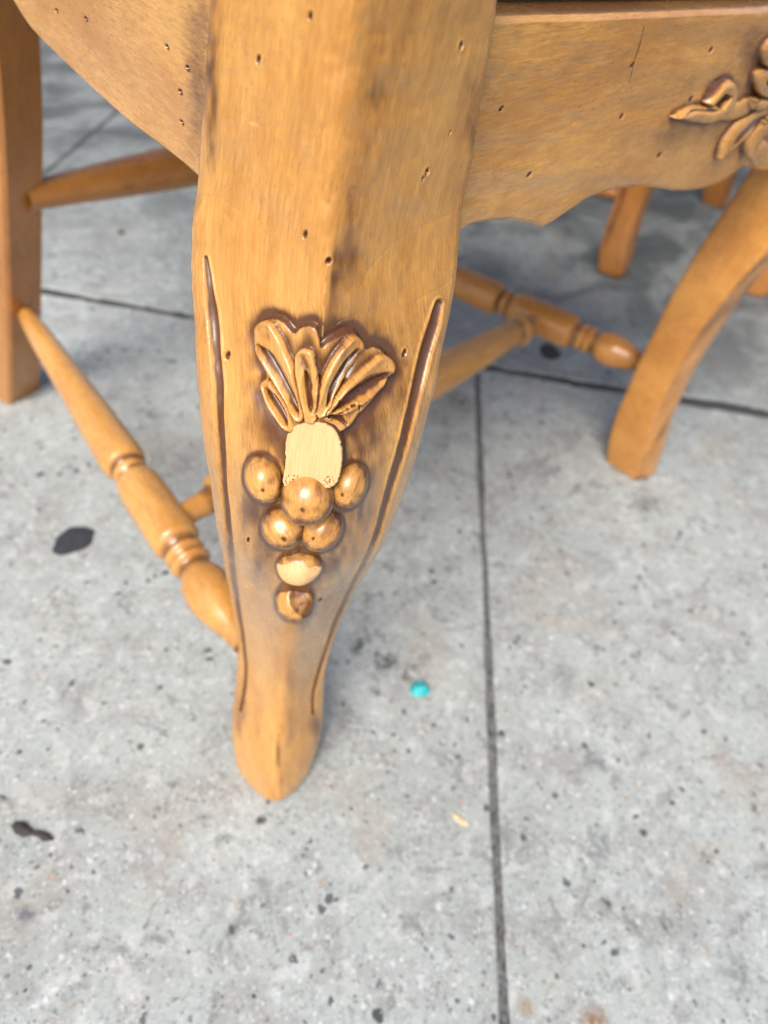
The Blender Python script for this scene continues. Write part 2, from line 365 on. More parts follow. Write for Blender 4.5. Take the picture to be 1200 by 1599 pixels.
# ------------------------------------------------------------------ the chair
chair = empty('chair'); tag(chair, 'honey brown carved wooden chair in the foreground, its near knee carved with leaves and grapes', 'chair', 'carved wooden chairs')
D = np.array([-math.sqrt(.5), -math.sqrt(.5), 0]); TT = np.array([math.sqrt(.5), -math.sqrt(.5), 0])
RZ = [(.445, .036), (.40, .036), (.37, .038), (.35, .041), (.33, .0455), (.31, .050), (.29, .0515), (.27, .050), (.25, .0465), (.23, .0405), (.20, .030), (.17, .0195),
      (.14, .0115), (.12, .0080), (.10, .0062), (.08, .0075), (.06, .0115), (.04, .0165), (.02, .0208), (.008, .0222), (.003, .0215), (0, .0195)]
XL = [(-300, 350), (-150, 338), (0, 328), (100, 323), (200, 318), (250, 310), (275, 303), (300, 297), (340, 292), (400, 295), (500, 303), (600, 311), (700, 320), (800, 334), (870, 347), (930, 359),
      (1000, 370), (1050, 371), (1100, 363), (1130, 359), (1160, 361), (1190, 369), (1215, 381), (1235, 398), (1260, 410)]
XR = [(-300, 815), (-150, 795), (0, 780), (100, 765), (200, 747), (280, 731), (320, 725), (400, 722), (450, 713), (500, 703), (560, 690), (600, 679), (700, 655), (750, 641), (800, 622), (850, 600), (900, 572),
      (950, 541), (1000, 520), (1050, 508), (1100, 506), (1150, 503), (1175, 497), (1200, 484), (1220, 470), (1240, 450), (1260, 440)]
ANG = [(.445, 45), (.36, 45), (.33, 40), (.29, 33), (.25, 33), (.20, 40), (.15, 45), (.06, 44), (0, 40)]
EPS = [(.445, .13), (.39, .11), (.365, .07), (.345, .035), (.318, .03), (.308, .25), (.29, .55), (.24, .6), (.215, .45), (.19, .16), (.15, .2), (.08, .2), (.05, .10), (.02, .12), (0, .25)]
BUL = [(.445, .0008), (.36, .0012), (.33, .0022), (.28, .0030), (.23, .0022), (.19, .0008), (.15, .0006), (.08, .0012), (.03, .0025), (0, .0022)]
def corner(z, r, Lh, th, side):
    return np.array([0, 0, z]) + D*(r-Lh*math.sin(th)) + TT*(side*Lh*math.cos(th))
zk = np.linspace(0, .445, 75); rk = cr(RZ, zk); ak = np.radians(cr(ANG, zk)); LL = []; LR = []
for z, r, a in zip(zk, rk, ak):
    for side, xs, out in ((-1, XL, LL), (1, XR, LR)):
        lo, hi = .006, .08
        for _ in range(40):
            m_ = (lo+hi)/2; x, y = proj(corner(z, r, m_, a, side)); e = (float(x)-float(cr(xs, [y])[0]))*side
            if e > 0: hi = m_
            else: lo = m_
        out.append(m_)
kern = np.array([1, 2, 3, 2, 1])/9.
for _ in range(3): LL = np.convolve(np.pad(LL, 2, mode='edge'), kern, 'valid'); LR = np.convolve(np.pad(LR, 2, mode='edge'), kern, 'valid')
print('leg half widths', [round(float(x), 4) for x in LL[::9]], [round(float(x), 4) for x in LR[::9]])
P_ = lambda X, Y: (370+X/4.615, 480+Y/4.615)
def lf(pts): return fine([(*P_(x, y), w_/4.615) for x, y, w_ in pts])
LOBES = [lf([(450, 780, 45), (350, 540, 95), (240, 300, 105), (200, 170, 75)]), lf([(375, 870, 40), (280, 720, 72), (205, 570, 45)]),
         lf([(535, 780, 60), (510, 560, 92), (490, 370, 75)]), lf([(600, 760, 45), (690, 540, 78), (780, 380, 82), (850, 270, 62)]),
         lf([(670, 770, 40), (840, 640, 98), (980, 520, 105), (1060, 430, 85)]), lf([(610, 850, 60), (740, 830, 85), (850, 740, 50)])]
LH = [.0030, .0022, .0029, .0032, .0029, .0016]
GOUGE = [(lf([(168, 278, 10), (230, 380, 40), (330, 560, 46), (400, 690, 36), (448, 765, 6)]), .0026), (lf([(205, 590, 8), (270, 680, 30), (330, 780, 28), (362, 850, 5)]), .0022),
         (lf([(492, 470, 6), (512, 600, 26), (528, 690, 22), (535, 750, 5)]), .0020), (lf([(470, 370, 26), (510, 480, 38), (560, 600, 18)]), .0008),
         (lf([(865, 320, 20), (790, 450, 42), (710, 580, 38), (650, 700, 8)]), .0024), (lf([(1085, 500, 28), (980, 560, 54), (850, 640, 46), (690, 755, 6)]), .0026),
         (lf([(655, 785, 7), (730, 790, 22), (802, 848, 6)]), .0016)]
BACKP = [P_(*q) for q in ((140, 130), (210, 80), (300, 100), (390, 210), (440, 150), (520, 140), (590, 200), (610, 330), (720, 240), (860, 180), (920, 230), (930, 320), (1040, 290), (1130, 380),
                          (1130, 490), (1020, 640), (910, 760), (790, 880), (560, 960), (360, 900), (240, 760), (165, 640), (170, 560), (205, 490), (140, 380), (120, 220))]
GROOVES = [(fine([(322, 402, 4), (327, 440, 7), (332, 490, 10), (338, 545, 9.5), (343, 620, 8.5), (347, 700, 7.5), (352, 780, 7), (360, 850, 6.5), (367, 910, 6), (374, 960, 5), (381, 1005, 4.2), (384, 1050, 4), (380, 1090, 4), (375, 1112, 2.5)], 3), .0020),
           (fine([(685, 473, 7), (676, 510, 10.5), (662, 560, 11), (647, 620, 9.5), (630, 690, 9), (613, 750, 8.5), (594, 820, 7), (569, 880, 6), (543, 930, 5.2), (523, 972, 4.6), (508, 1020, 4.5), (496, 1060, 4.2), (489, 1090, 4), (489, 1113, 3.5)], 3), .0020)]
HOLES = [(405, 93, 4, 7), (485, 25, 4, 7), (720, 71, 3.5, 6), (667, 268, 3.5, 6), (661, 279, 2, 4), (478, 366, 4, 7), (513, 407, 5, 5), (357, 555, 4.5, 7), (631, 551, 3.5, 6), (388, 843, 2.5, 4), (522, 624, 2.5, 5), (500, 935, 4, 3), (703, 207, 2, 3)]
HALO = [(480, 520, 110, 28, .30), (430, 680, 34, 40, .42), (560, 690, 42, 60, .40), (395, 800, 26, 55, .45), (560, 790, 28, 60, .42), (410, 870, 26, 50, .38), (530, 870, 30, 50, .38), (470, 970, 45, 22, .30), (500, 905, 30, 40, .3),
        (555, 400, 26, 60, .22), (530, 560, 40, 30, .3), (612, 600, 40, 90, .25), (360, 470, 30, 30, .15), (588, 110, 20, 130, .22), (572, 250, 15, 70, .15), (548, 330, 12, 60, .18), (640, 120, 16, 200, .08), (365, 180, 12, 160, .08), (303, 360, 10, 70, .25), (450, 300, 14, 120, .06), (330, 90, 16, 150, .40), (334, 220, 14, 60, .2),
        (434, 1178, 4, 22, .38), (440, 1222, 5, 14, .25), (376, 1120, 14, 40, .3), (490, 1130, 10, 30, .45), (450, 1120, 20, 60, .25), (440, 1040, 30, 30, .12), (535, 1000, 16, 60, .12),
        (395, 600, 30, 90, .18), (700, 560, 24, 90, .12), (740, 200, 10, 130, .2)]
SCRATCH = [([(724, 326, 1.4), (690, 340, 1.6), (650, 358, 1.4), (610, 385, 1.2), (575, 420, 1)], .42), ([(296, 300, 1), (340, 308, 1.3), (390, 340, 1), (425, 375, .8)], .3), ([(712, 430, 1.2), (690, 448, 2.2), (650, 470, 1.6)], .36),
           ([(560, 488, 1), (535, 503, 2.2), (520, 512, 1)], .4), ([(388, 190, 2), (404, 197, 3)], .35), ([(540, 305, 1), (556, 306, 1)], .4), ([(465, 335, 1.5), (467, 337, 1.5)], .6), ([(455, 320, 1), (456, 322, 1)], .6), ([(480, 215, 5), (478, 240, 8), (474, 258, 4)], .34), ([(400, 180, 6), (398, 190, 7)], .28), ([(590, 205, 3), (588, 222, 5)], .34), ([(436, 195, 4), (436, 212, 4)], .22), ([(355, 335, 3), (370, 350, 5)], .2)]

def chaikin(p):
    o = []
    for i in range(len(p)):
        a, c = np.array(p[i]), np.array(p[(i+1) % len(p)]); o += [tuple(a*.75+c*.25), tuple(a*.25+c*.75)]
    return o
BACKP = chaikin(BACKP)

GRAPES = [(413, 746, 30, 41, .28), (545, 757, 28, 39, -.35), (442, 823, 33, 36, .45), (504, 826, 31, 37, -.55), (468, 883, 35, 31, 0), (461, 936, 31, 34, 0), (480, 775, 41, 43, 0), (490, 712, 45, 52, 0)]
def leg_mesh(NR, NC, parent, full=True, mirror=None, label=None, fat=None, RZ=RZ, MAT=None):
    MAT = MAT or WOOD
    # rows spaced evenly along the ridge curve
    zz = np.linspace(0, .445, 2000); rr = cr(RZ, zz); s = np.r_[0, np.cumsum(np.hypot(np.diff(zz), np.diff(rr)))]
    sv = np.linspace(0, s[-1], NR); z = np.interp(sv, s, zz)
    r = cr(RZ, z)[:, None]; th = np.radians(cr(ANG, z))[:, None]; ep = cr(EPS, z)[:, None]; bu = cr(BUL, z)[:, None]
    lL = np.interp(z, zk, LL)[:, None]; lR = np.interp(z, zk, LR)[:, None]
    if fat: lL = lR = cr(fat, z)[:, None]
    if not full: ep = np.maximum(ep, .42); bu = bu*1.5+.0010
    u = np.linspace(-1, 1, NC)[None, :]; L = np.where(u < 0, lL, lR)
    # the edge wanders a little, hand-worked
    au = np.abs(u); g = (np.sqrt(au**2+ep**2)-ep)/(np.sqrt(1+ep**2)-ep)
    fwd = r - L*np.sin(th)*g + bu*4*au*(1-au) ; lat = u*L*np.cos(th)
    fwd = fwd - (.0012*sstep(.955, 1.0, au) if full else .0045*sstep(.7, 1.0, au))                    # eased arris
    Zc = np.broadcast_to(z[:, None], fwd.shape)
    B = fwd[..., None]*D + lat[..., None]*TT; B[..., 2] += Zc
    dz = np.gradient(B, axis=0); du = np.gradient(B, axis=1)
    Nn = np.cross(du, dz); Nn /= np.linalg.norm(Nn, axis=2, keepdims=True)
    if (Nn[NR//2, NC//2] @ D) < 0: Nn = -Nn
    X, Y = proj(B); h = np.zeros_like(X); gl = np.zeros_like(X); ba = np.zeros_like(X)
    lobe = np.full(X.shape, -1)
    # grooves
    for pts, dep in (GROOVES if full else []):
        q = stroke(X, Y, [(a, c, w_*.86) for a, c, w_ in pts]); wob = 1+.03*(vnoise(X*.05, Y*.06, 4)-.5)
        k = np.clip(1-(q*wob)**2, 0, 1); h -= .8*dep*k**.8 * sstep(395, 470, Y)**.3
        h += .0004*np.exp(-((q-1.3)/.25)**2)
        gl += .72*sstep(1.1, .5, q)*(.35+.9*vnoise(X*.35, Y*.05, 6)) + .25*sstep(2.1, 1.0, q); ba += .30*np.exp(-((q-1.08)/.12)**2)*(vnoise(X*.05, Y*.03, 8) > .35)
    # overall carved undulation
    h += .0007*(vnoise(X*.022, Y*.02, 11)-.5) + .00022*(vnoise(X*.09, Y*.06, 12)-.5)
    # the sinking around the carving
    Xc, Yc = proj(B + Nn*.0019)
    if full:
        dp = pdist(Xc, Yc, BACKP)
        h -= .0010*np.exp(-(np.clip(-dp, 0, None)/16)**2)*sstep(0, -6, dp)
        back = .0008*sstep(-4, 2.0, dp); carve = back.copy()
        lq = []
        for pts, hh in zip(LOBES, LH):
            q = stroke(Xc, Yc, pts); lq.append(q)
            v = np.where(q < 1, hh*np.clip(1-q**8, 0, 1)**.45*(.80+.20*sstep(.25, .82, q)), 0); carve = np.maximum(carve, v)
        lq = np.array(lq); am = lq.argmin(0); lobe = np.where((lq.min(0) < 1.02) | (dp > 0), am, -1)
        # seams between neighbouring lobes
        ls = np.sort(lq, axis=0); seam = np.exp(-((ls[1]-ls[0])/.13)**2)*(ls[0] < 1.1)*(ls[1] < 1.25)
        carve -= .0017*seam
        for pts, dep in GOUGE:
            q = stroke(Xc, Yc, [(a, c, w_*1.5) for a, c, w_ in pts]); carve -= 1.15*dep*np.clip(1-q, 0, 1)**.85*sstep(-2, 3, dp)
            gl += .62*sstep(1.0, .3, q)*vnoise(Xc*.2, Yc*.1, 77); ba += .25*np.exp(-((q-1.12)/.12)**2)*(dp > 1)
        h += carve
        gl += .95*seam
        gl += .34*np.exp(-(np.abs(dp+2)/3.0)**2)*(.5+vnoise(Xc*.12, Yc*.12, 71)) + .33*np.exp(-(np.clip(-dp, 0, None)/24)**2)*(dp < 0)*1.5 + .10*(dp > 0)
        # wavering mottling on the carved relief, pale worn crowns
        ba += .22*(dp > 2)*sstep(.0022, .0030, carve)
    if full:
        gq = np.full(X.shape, 9.0)
        for x, y, rx, ry, ti in GRAPES:
            ux = (X-x)*math.cos(ti)-(Y-y)*math.sin(ti); uy = (X-x)*math.sin(ti)+(Y-y)*math.cos(ti); gq = np.minimum(gq, np.hypot(ux/rx, uy/ry))
        gl += .95*np.exp(-(np.clip(gq-.98, 0, None)/.13)**2)*(.7+.5*vnoise(X*.09, Y*.09, 72))
        h += .0005*sstep(1.7, .9, gq)
    for x, y, rx, ry in HOLES:
        q = np.hypot((X-x)/rx, (Y-y)/ry+(X-x)/rx*.3); k = np.clip(1-q**2, 0, 1)
        h -= .0016*k; gl += 1.6*sstep(1.2, .4, q); h += .00018*np.exp(-((q-1.3)/.3)**2)
    for x, y, rx, ry, a in HALO:
        gl += 1.75*a*np.exp(-((X-x)/rx)**2-((Y-y)/ry)**2)*(.6+.8*vnoise(X*.11, Y*.035, 81))
    for pts, a in SCRATCH:
        q = stroke(X, Y, pts); ba += a*sstep(1.6, .3, q)*(.5+vnoise(X*.2, Y*.2, 3)); h -= .0001*sstep(1.5, .2, q)
    gl += .16*sstep(.72, 1.0, au)*(.4+1.2*vnoise(X*.06, Y*.025, 83)) + .20*sstep(.22, .04, Zc)*sstep(.3, .9, vnoise(X*.05, Y*.02, 84))*1.0
    # ridge: worn pale crest with chips
    rx_ = np.interp(Y, [330, 380, 450, 530], [522, 515, 509, 506]); onr = sstep(360, 400, Y)*sstep(538, 525, Y)
    d = X-rx_; ba += .55*onr*np.exp(-((d+1)/2.6)**2)*(vnoise(X*.1, Y*.16, 9) > .38); gl += .80*np.exp(-((Y-430)/62)**2)*sstep(0, 9, d)*np.exp(-(np.clip(d-6, 0, None)/24)**2)*sstep(545, 500, Y)
    ba += .22*sstep(.965, .99, au)*(vnoise(X*.1, Y*.1, 15) > .62)
    # chips on the arrises
    # faint horizontal wear lines and contact shade painted on the foot base
    gl += .5*sstep(.010, 0, Zc) + .18*sstep(.2, .0, Zc)*0
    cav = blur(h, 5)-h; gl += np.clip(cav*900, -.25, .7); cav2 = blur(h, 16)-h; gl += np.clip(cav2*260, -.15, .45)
    fr = B + Nn*h[..., None]
    # back faces
    nb = 26
    tb = np.linspace(0, 1, nb+2)[1:-1][None, :, None]
    rc = fr[:, -1:, :]; lc = fr[:, :1, :]
    bk = (r-2*.5*(lL+lR)*np.sin(math.pi/4)*np.ones_like(r))
    bp = bk[..., None]*D; bp[..., 2] += z[:, None]
    bp = bp.reshape(NR, 1, 3)
    half = nb//2
    b1 = rc + (bp-rc)*np.linspace(0, 1, half+1)[None, 1:, None]; b2 = bp+(lc-bp)*np.linspace(0, 1, half+1)[None, 1:-1, None]
    ring = np.concatenate([fr, b1, b2], 1); K = ring.shape[1]
    c0, c1 = ring[:1].mean(1, keepdims=True), ring[-1:].mean(1, keepdims=True)
    ring = np.concatenate([c0+(ring[:1]-c0)*.01, c0+(ring[:1]-c0)*.7, ring, c1+(ring[-1:]-c1)*.9, c1+(ring[-1:]-c1)*.01], 0); NR += 4
    e2 = lambda a, v=None: np.concatenate([a[:1], a[:1], a, a[-1:], a[-1:]], 0)
    gl, ba, lobe, lL, lR = map(e2, (gl, ba, lobe, lL, lR)); sv = np.r_[sv[0], sv[0], sv, sv[-1], sv[-1]]
    V = ring.reshape(-1, 3); F = grid_faces(NR, K, True)[:, ::1]
    gr_ = np.zeros_like(ring); cum = np.linspace(0, 1, K); per = (lL+lR)*2
    gr_[..., 0] = per*cum[None, :]*.9; gr_[..., 1] = sv[:, None]; gr_[..., 2] = 0
    pad = lambda a, v=0.0: np.concatenate([a, np.full((NR, K-NC), v)], 1).ravel()
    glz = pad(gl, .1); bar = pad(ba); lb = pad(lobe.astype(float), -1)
    # keep the colour map continuous where the ring closes
    N = vnormals(V, F)
    cen = V.mean(0)
    if (N[(NR//2)*K+NC//2] @ D) < 0: F = F[:, ::-1]; N = -N
    fl = lb[F].min(1); gr2 = gr_.reshape(-1, 3)
    if mirror is not None:
        W_ = mirror; V = V.copy(); V[:, 0] = W_-V[:, 0]; N = N.copy(); N[:, 0] = -N[:, 0]; F = F[:, ::-1]
    Fq = F
    def put(name, mask, par, lab=None):
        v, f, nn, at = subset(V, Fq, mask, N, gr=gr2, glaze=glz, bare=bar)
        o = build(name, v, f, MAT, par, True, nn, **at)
        if lab: o['label'] = lab
        return o
    main = put('front_leg', fl < 0, parent, label)
    if full:
        LAB = ['long outer leaf on the left of the leaf carving', 'short lower leaf on the left of the leaf carving', 'upright middle leaf of the leaf carving',
               'upper right leaf of the leaf carving', 'broad lowest right leaf of the leaf carving', 'small leaf stub beside the bare cut patch']
        for i in range(6):
            if (fl == i).sum() > 50: put('leaf', fl == i, main, LAB[i])
    # end caps
    for row, nm in ((0, 'foot_cap'), (NR-1, 'top_cap')):
        pass
    return main, fr, X, Y, Nn, h
leg, FR, LX, LY, LN, LHh = leg_mesh(1150, 400, chair, True, None, 'near front leg with a knee carved with leaves and a bunch of grapes')

def surf_at(px, py, extra=0.0):
    X, Y = proj(FR); k = np.argmin((X-px)**2+(Y-py)**2); i, j = divmod(int(k), X.shape[1]); return FR[i, j], LN[i, j]

# grapes: rounded berries half sunk in the knee
def grape(px, py, rx, ry, tilt, sink, label, bare_fn=None, rz=.85, cavity=None, seed=1):
    p, nrm = surf_at(px, py)
    v = (p-CAM) @ M; dep = v[2]; d = (p-CAM)/np.linalg.norm(p-CAM)
    R_ = dep/FPX*1.0; a, b_, c_ = rx*R_, ry*R_, .5*(rx+ry)*R_*rz
    cen = p - d*c_*sink
    right, up = M[:, 0], -M[:, 1]; e1 = right*math.cos(tilt)+up*math.sin(tilt); e2 = -right*math.sin(tilt)+up*math.cos(tilt); e3 = np.cross(e1, e2)
    nu, nv = 72, 48; V = []; G = []; Bv = []; GR = []
    for j in range(nv+1):
        ph = math.pi*j/nv
        for i in range(nu):
            t = 2*math.pi*i/nu; q = np.array([math.sin(ph)*math.cos(t), math.cos(ph), math.sin(ph)*math.sin(t)])
            f = 1+.10*(vnoise(np.array([q[0]*1.6+5]), np.array([q[1]*1.6+q[2]+5]), seed)[0]-.5)
            # facets left by the knife
            for k in range(4):
                fa = 1.3*k+seed; fd = np.array([math.cos(fa)*.75, math.sin(fa)*.75, .66]); dd = q@fd/np.linalg.norm(fd)
                if dd > .93: f *= 1-.6*(dd-.93)
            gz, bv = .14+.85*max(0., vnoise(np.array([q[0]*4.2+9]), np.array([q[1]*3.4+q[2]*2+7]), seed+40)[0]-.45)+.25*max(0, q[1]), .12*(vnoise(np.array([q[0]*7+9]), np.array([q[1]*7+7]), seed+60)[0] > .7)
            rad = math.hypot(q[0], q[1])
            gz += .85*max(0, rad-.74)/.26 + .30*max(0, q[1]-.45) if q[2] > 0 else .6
            if bare_fn: bv += bare_fn(q)
            if cavity:
                cx, cy, cr_ = cavity; dist = math.hypot((q[0]-cx)*1.25+(q[1]-cy)*.35, (q[1]-cy)*.85)
                if q[2] > 0 and dist < cr_: f *= 1-.36*(1-(dist/cr_)**2)**.6; gz += .35; bv += .25*(vnoise(np.array([q[0]*8]), np.array([q[1]*8]), 2)[0] > .5)
            # pin hole
            hd = math.hypot(q[0]+.1, q[1]+.5)
            if q[2] > 0 and hd < .13 and not cavity: f *= 1-.05*(1-hd/.13); gz += 1.5*(1-hd/.13)
            V.append(cen+(e1*q[0]*a+e2*q[1]*b_+e3*q[2]*c_)*f); G.append(gz); Bv.append(bv); GR.append((q[0]*a, q[1]*b_+seed*.013, q[2]*c_))
    F = grid_faces(nv+1, nu, True)
    o = build('grape', np.array(V), F[:, ::-1], WOOD, leg, True, None, np.array(GR), np.array(G), np.array(Bv)); o['label'] = label; return o
grape(413, 746, 30, 41, .28, .42, 'upper left grape of the bunch', seed=1)
grape(545, 757, 28, 39, -.35, .38, 'upper right grape of the bunch', seed=2)
grape(442, 823, 33, 36, .45, .5, 'grape in the second row, left', seed=4)
grape(504, 826, 31, 37, -.55, .42, 'grape in the second row, right', seed=5)
grape(468, 883, 35, 31, 0, .55, 'low grape with its front rubbed bare', bare_fn=lambda q: 1.1*float(sstep(.25, -.1, q[1]+.5*(vnoise(np.array([q[0]*4+9]), np.array([q[1]*4+9]), 5)[0]-.5)))*(q[2] > 0), seed=6, rz=.8)
grape(461, 936, 31, 34, 0, .45, 'lowest grape with a broken hollow', seed=7, cavity=(.35, -.05, .62))
grape(480, 775, 41, 43, 0, 1.0, 'largest central grape of the bunch', seed=3)
# bare flat facet where the top grape is gone
out = [(447, 690), (449, 679), (456, 670), (466, 664), (478, 661), (492, 660), (506, 662), (518, 668), (526, 677), (531, 690), (534, 705), (534, 722), (531, 740), (526, 756), (512, 764), (480, 770), (455, 766), (441, 757), (444, 740), (447, 722), (446, 706)]
p0, n0 = surf_at(490, 705); fn = -0.45*(p0-CAM)/np.linalg.norm(p0-CAM)+n0*.9; fn /= np.linalg.norm(fn); p0 = p0+n0*.0036
k = len(out); outf = []; out = chaikin(out); k = len(out)
for i in range(k):
    p1, p2 = out[i], out[(i+1) % k]
    for t in (0, .25, .5, .75):
        jx = random.gauss(0, .35); outf.append((p1[0]+(p2[0]-p1[0])*t+jx, p1[1]+(p2[1]-p1[1])*t+random.gauss(0, .35)))
oc = np.array([onplane(x, y, p0, fn) for x, y in outf]); cc = oc.mean(0); k = len(oc)
V = []; G = []; GRV = []
for dn, ins in ((-.010, 1.06), (-.0010, 1.03), (-.0002, 1.0), (0, .985)):
    for q in oc: V.append(cc+(q-cc)*ins+fn*dn); G.append(.8 if dn < -.0005 else 0.0)
for ins in np.linspace(.95, 0.03, 26):
    for q in oc: V.append(cc+(q-cc)*ins)
V = np.array(V); e1 = np.cross([0, 0, 1.0], fn); e1 /= np.linalg.norm(e1); e2 = np.cross(fn, e1)
G = np.r_[np.array(G), np.zeros(len(V)-len(G))]
xx, yy = proj(V); G += .75*(vnoise(xx*.55, yy*.55, 31) > .66)*((yy > 742-abs(xx-487)*.0) & (np.abs(xx-487) > 18))*(np.hypot((xx-481)/50, (yy-775)/50) < 1.0)
GRV = np.stack([(V-cc)@e1, (V-cc)@e2, (V-cc)@fn], 1)
F = [tuple(int(x) for x in f) for f in grid_faces(30, k, True)]+[tuple(range(29*k, 30*k))]
o = build('cut_facet', V, F, RAW, leg, True, None, GRV, G, None); o['label'] = 'flat pale patch of bare wood where a grape was cut away'
# tiny knob of stained wood left above the big grape
grape(490, 756, 7, 6, 0, .2, 'tiny stained chip above the largest grape', seed=9)
bpy.data.objects[-1] if False else None

leg2 = leg_mesh(420, 150, chair, False, .515, 'far front leg, smooth and curved, seen from its side', [(0, .036), (.03, .0385), (.09, .0365), (.14, .0375), (.2, .040), (.3, .040), (.445, .040)],
                [(0, .0225), (.03, .018), (.07, .0115), (.11, .0100), (.16, .0135), (.21, .019), (.27, .029), (.33, .038), (.445, .038)], AMB)[0]
leg2.location = (-.040, -.010, 0)

# ------------------------------------------------------------------ rails
def rail_front():
    half = .2625; y0 = lambda x: -.0165 - .0115*np.sin(np.pi*np.clip((x-.015)/.495, 0, 1))**1.2
    # lower outline, traced on the rail's own face
    bot = []
    for px, py in ((716, 368), (728, 358), (745, 351), (770, 347), (800, 346), (822, 349), (838, 353), (852, 357), (864, 351), (890, 331), (915, 315), (945, 303), (975, 296), (1005, 293), (1030, 295), (1055, 299), (1080, 299), (1105, 295), (1130, 286), (1148, 274), (1160, 263), (1166, 256), (1172, 262), (1182, 266), (1196, 266), (1210, 262)):
        x = .1
        for _ in range(12): P = onplane(px, py, (0, float(y0(np.array(x)))-.0, 0), (0, 1, 0)); x = P[0]
        bot.append((P[0], P[2]))
    bot = sorted(bot); xm = [b[0] for b in bot]; print('rail x range', xm[0], xm[-1], bot[-1])
    half = xm[-1]+.004
    W = half*2; NX, NZ = 1500, 190
    xs = np.linspace(.008, W-.008, NX); xf = np.where(xs > half, W-xs, xs)
    zb = np.interp(xf, xm, [b[1] for b in bot]); zt = np.full(NX, .3975)
    v = np.linspace(0, 1, NZ)[:, None]
    Z = zb[None, :]+(zt-zb)[None, :]*v; Xg = np.broadcast_to(xs, Z.shape); XF = np.broadcast_to(xf, Z.shape)
    Yg = y0(XF)
    dx, px_ = proj(np.stack([XF, Yg-.0022, Z], -1)); X0, Y0 = proj(np.stack([XF, Yg, Z], -1))
    h = .0010*(vnoise(X0*.012, Y0*.03, 41)-.5)+.0003*(vnoise(X0*.05, Y0*.08, 42)-.5); gl = np.zeros_like(h); ba = np.zeros_like(h)
    q_ = lambda pts: fine([(1020+x/6.667, 60+y/6.667, w_/6.667) for x, y, w_ in pts])
    scroll = q_([(225, 825, 8), (330, 800, 48), (450, 790, 88), (570, 800, 90), (680, 760, 84), (775, 680, 82), (805, 580, 72), (785, 490, 62), (710, 520, 62), (640, 600, 52), (590, 670, 36)])
    ribbon = q_([(720, 800, 60), (850, 770, 90), (960, 740, 85), (1050, 650, 60)])
    pet1 = q_([(690, 1245, 10), (800, 1100, 75), (950, 940, 95), (1120, 780, 70), (1230, 700, 60)])
    pet2 = q_([(965, 1230, 10), (1020, 1120, 60), (1110, 980, 85), (1200, 850, 70), (1260, 760, 50)])
    ring = q_([(1280, 380, 60), (1150, 380, 75), (1110, 450, 62), (1130, 540, 62), (1220, 580, 60), (1300, 560, 50)])
    top = q_([(1280, 80, 90), (1220, 170, 80), (1200, 260, 60)])
    cup = q_([(1030, 640, 40), (1080, 690, 80), (1180, 680, 85), (1300, 660, 90)])
    bud = q_([(1150, 870, 50), (1230, 860, 60), (1300, 850, 60)])
    lobeb = q_([(1150, 1150, 100), (1180, 1250, 130), (1300, 1270, 150)])
    feats = [(scroll, .0042), (ribbon, .0022), (pet1, .0036), (pet2, .0046), (ring, .0050), (top, .0040), (cup, .0048), (bud, .0045), (lobeb, .0030)]
    car = np.zeros_like(h); part = np.full(h.shape, -1); qq = []
    for k, (pts, hh) in enumerate(feats):
        q = stroke(dx, px_, pts); qq.append(q); vv = hh*np.clip(1-q**2.4, 0, 1)**.5
        part = np.where(vv > car, k, part); car = np.maximum(car, vv)
    qa = np.array(qq); ls = np.sort(qa, axis=0); seam = np.exp(-((ls[1]-ls[0])/.12)**2)*(ls[0] < 1)*(ls[1] < 1.2)
    for pts, dep in ((q_([(780, 1180, 8), (900, 1020, 34), (1050, 880, 34), (1150, 800, 10)]), .0022), (q_([(1080, 1130, 8), (1150, 1020, 34), (1220, 920, 20)]), .0024),
                     (q_([(560, 660, 6), (620, 560, 20), (720, 450, 18), (790, 415, 5)]), .0016), (q_([(300, 800, 5), (430, 740, 14), (540, 745, 14), (640, 740, 10)]), .0012)):
        q = stroke(dx, px_, [(a, c, w_*1.35) for a, c, w_ in pts]); car -= 1.3*dep*np.clip(1-q, 0, 1)**.9*(car > .0003); gl += .6*sstep(1, .3, q)
    for pts in (q_([(680, 700, 28), (755, 605, 28)]), q_([(1150, 440, 30), (1250, 520, 40)])):
        q = stroke(dx, px_, pts); car -= .0050*np.clip(1-q**2, 0, 1)**.6; gl += 1.1*sstep(1.15, .6, q)
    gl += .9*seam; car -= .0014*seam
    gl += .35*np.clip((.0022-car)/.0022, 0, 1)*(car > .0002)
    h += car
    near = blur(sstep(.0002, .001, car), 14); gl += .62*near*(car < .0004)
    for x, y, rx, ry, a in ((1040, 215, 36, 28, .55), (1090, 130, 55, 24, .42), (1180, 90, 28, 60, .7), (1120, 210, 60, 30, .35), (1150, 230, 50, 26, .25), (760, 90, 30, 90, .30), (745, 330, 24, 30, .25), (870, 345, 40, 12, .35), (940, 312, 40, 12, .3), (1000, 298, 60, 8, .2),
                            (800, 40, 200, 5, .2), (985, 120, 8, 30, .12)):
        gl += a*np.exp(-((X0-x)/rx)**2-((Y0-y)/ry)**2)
    for x, y in ((785, 170), (987, 101), (972, 182), (826, 272), (1030, 242), (1112, 78), (1078, 154)):
        q = np.hypot((X0-x+(Y0-y)*.5)/3.2, (Y0-y)/5.0); h -= .0014*np.clip(1-q**2, 0, 1); gl += 1.6*sstep(1.2, .4, q)
    q = stroke(X0, Y0, [(1006, 42, 1.6), (1000, 70, 2.2), (990, 98, 1.4), (983, 130, .8)]); gl += .6*sstep(1.5, .3, q); h -= .0002*sstep(1.4, .2, q)
    ba += .45*sstep(.972, .99, v)*(vnoise(X0*.03, Y0*0, 51)*.6+.4); ba += .4*sstep(.0032, .0045, car)*.6
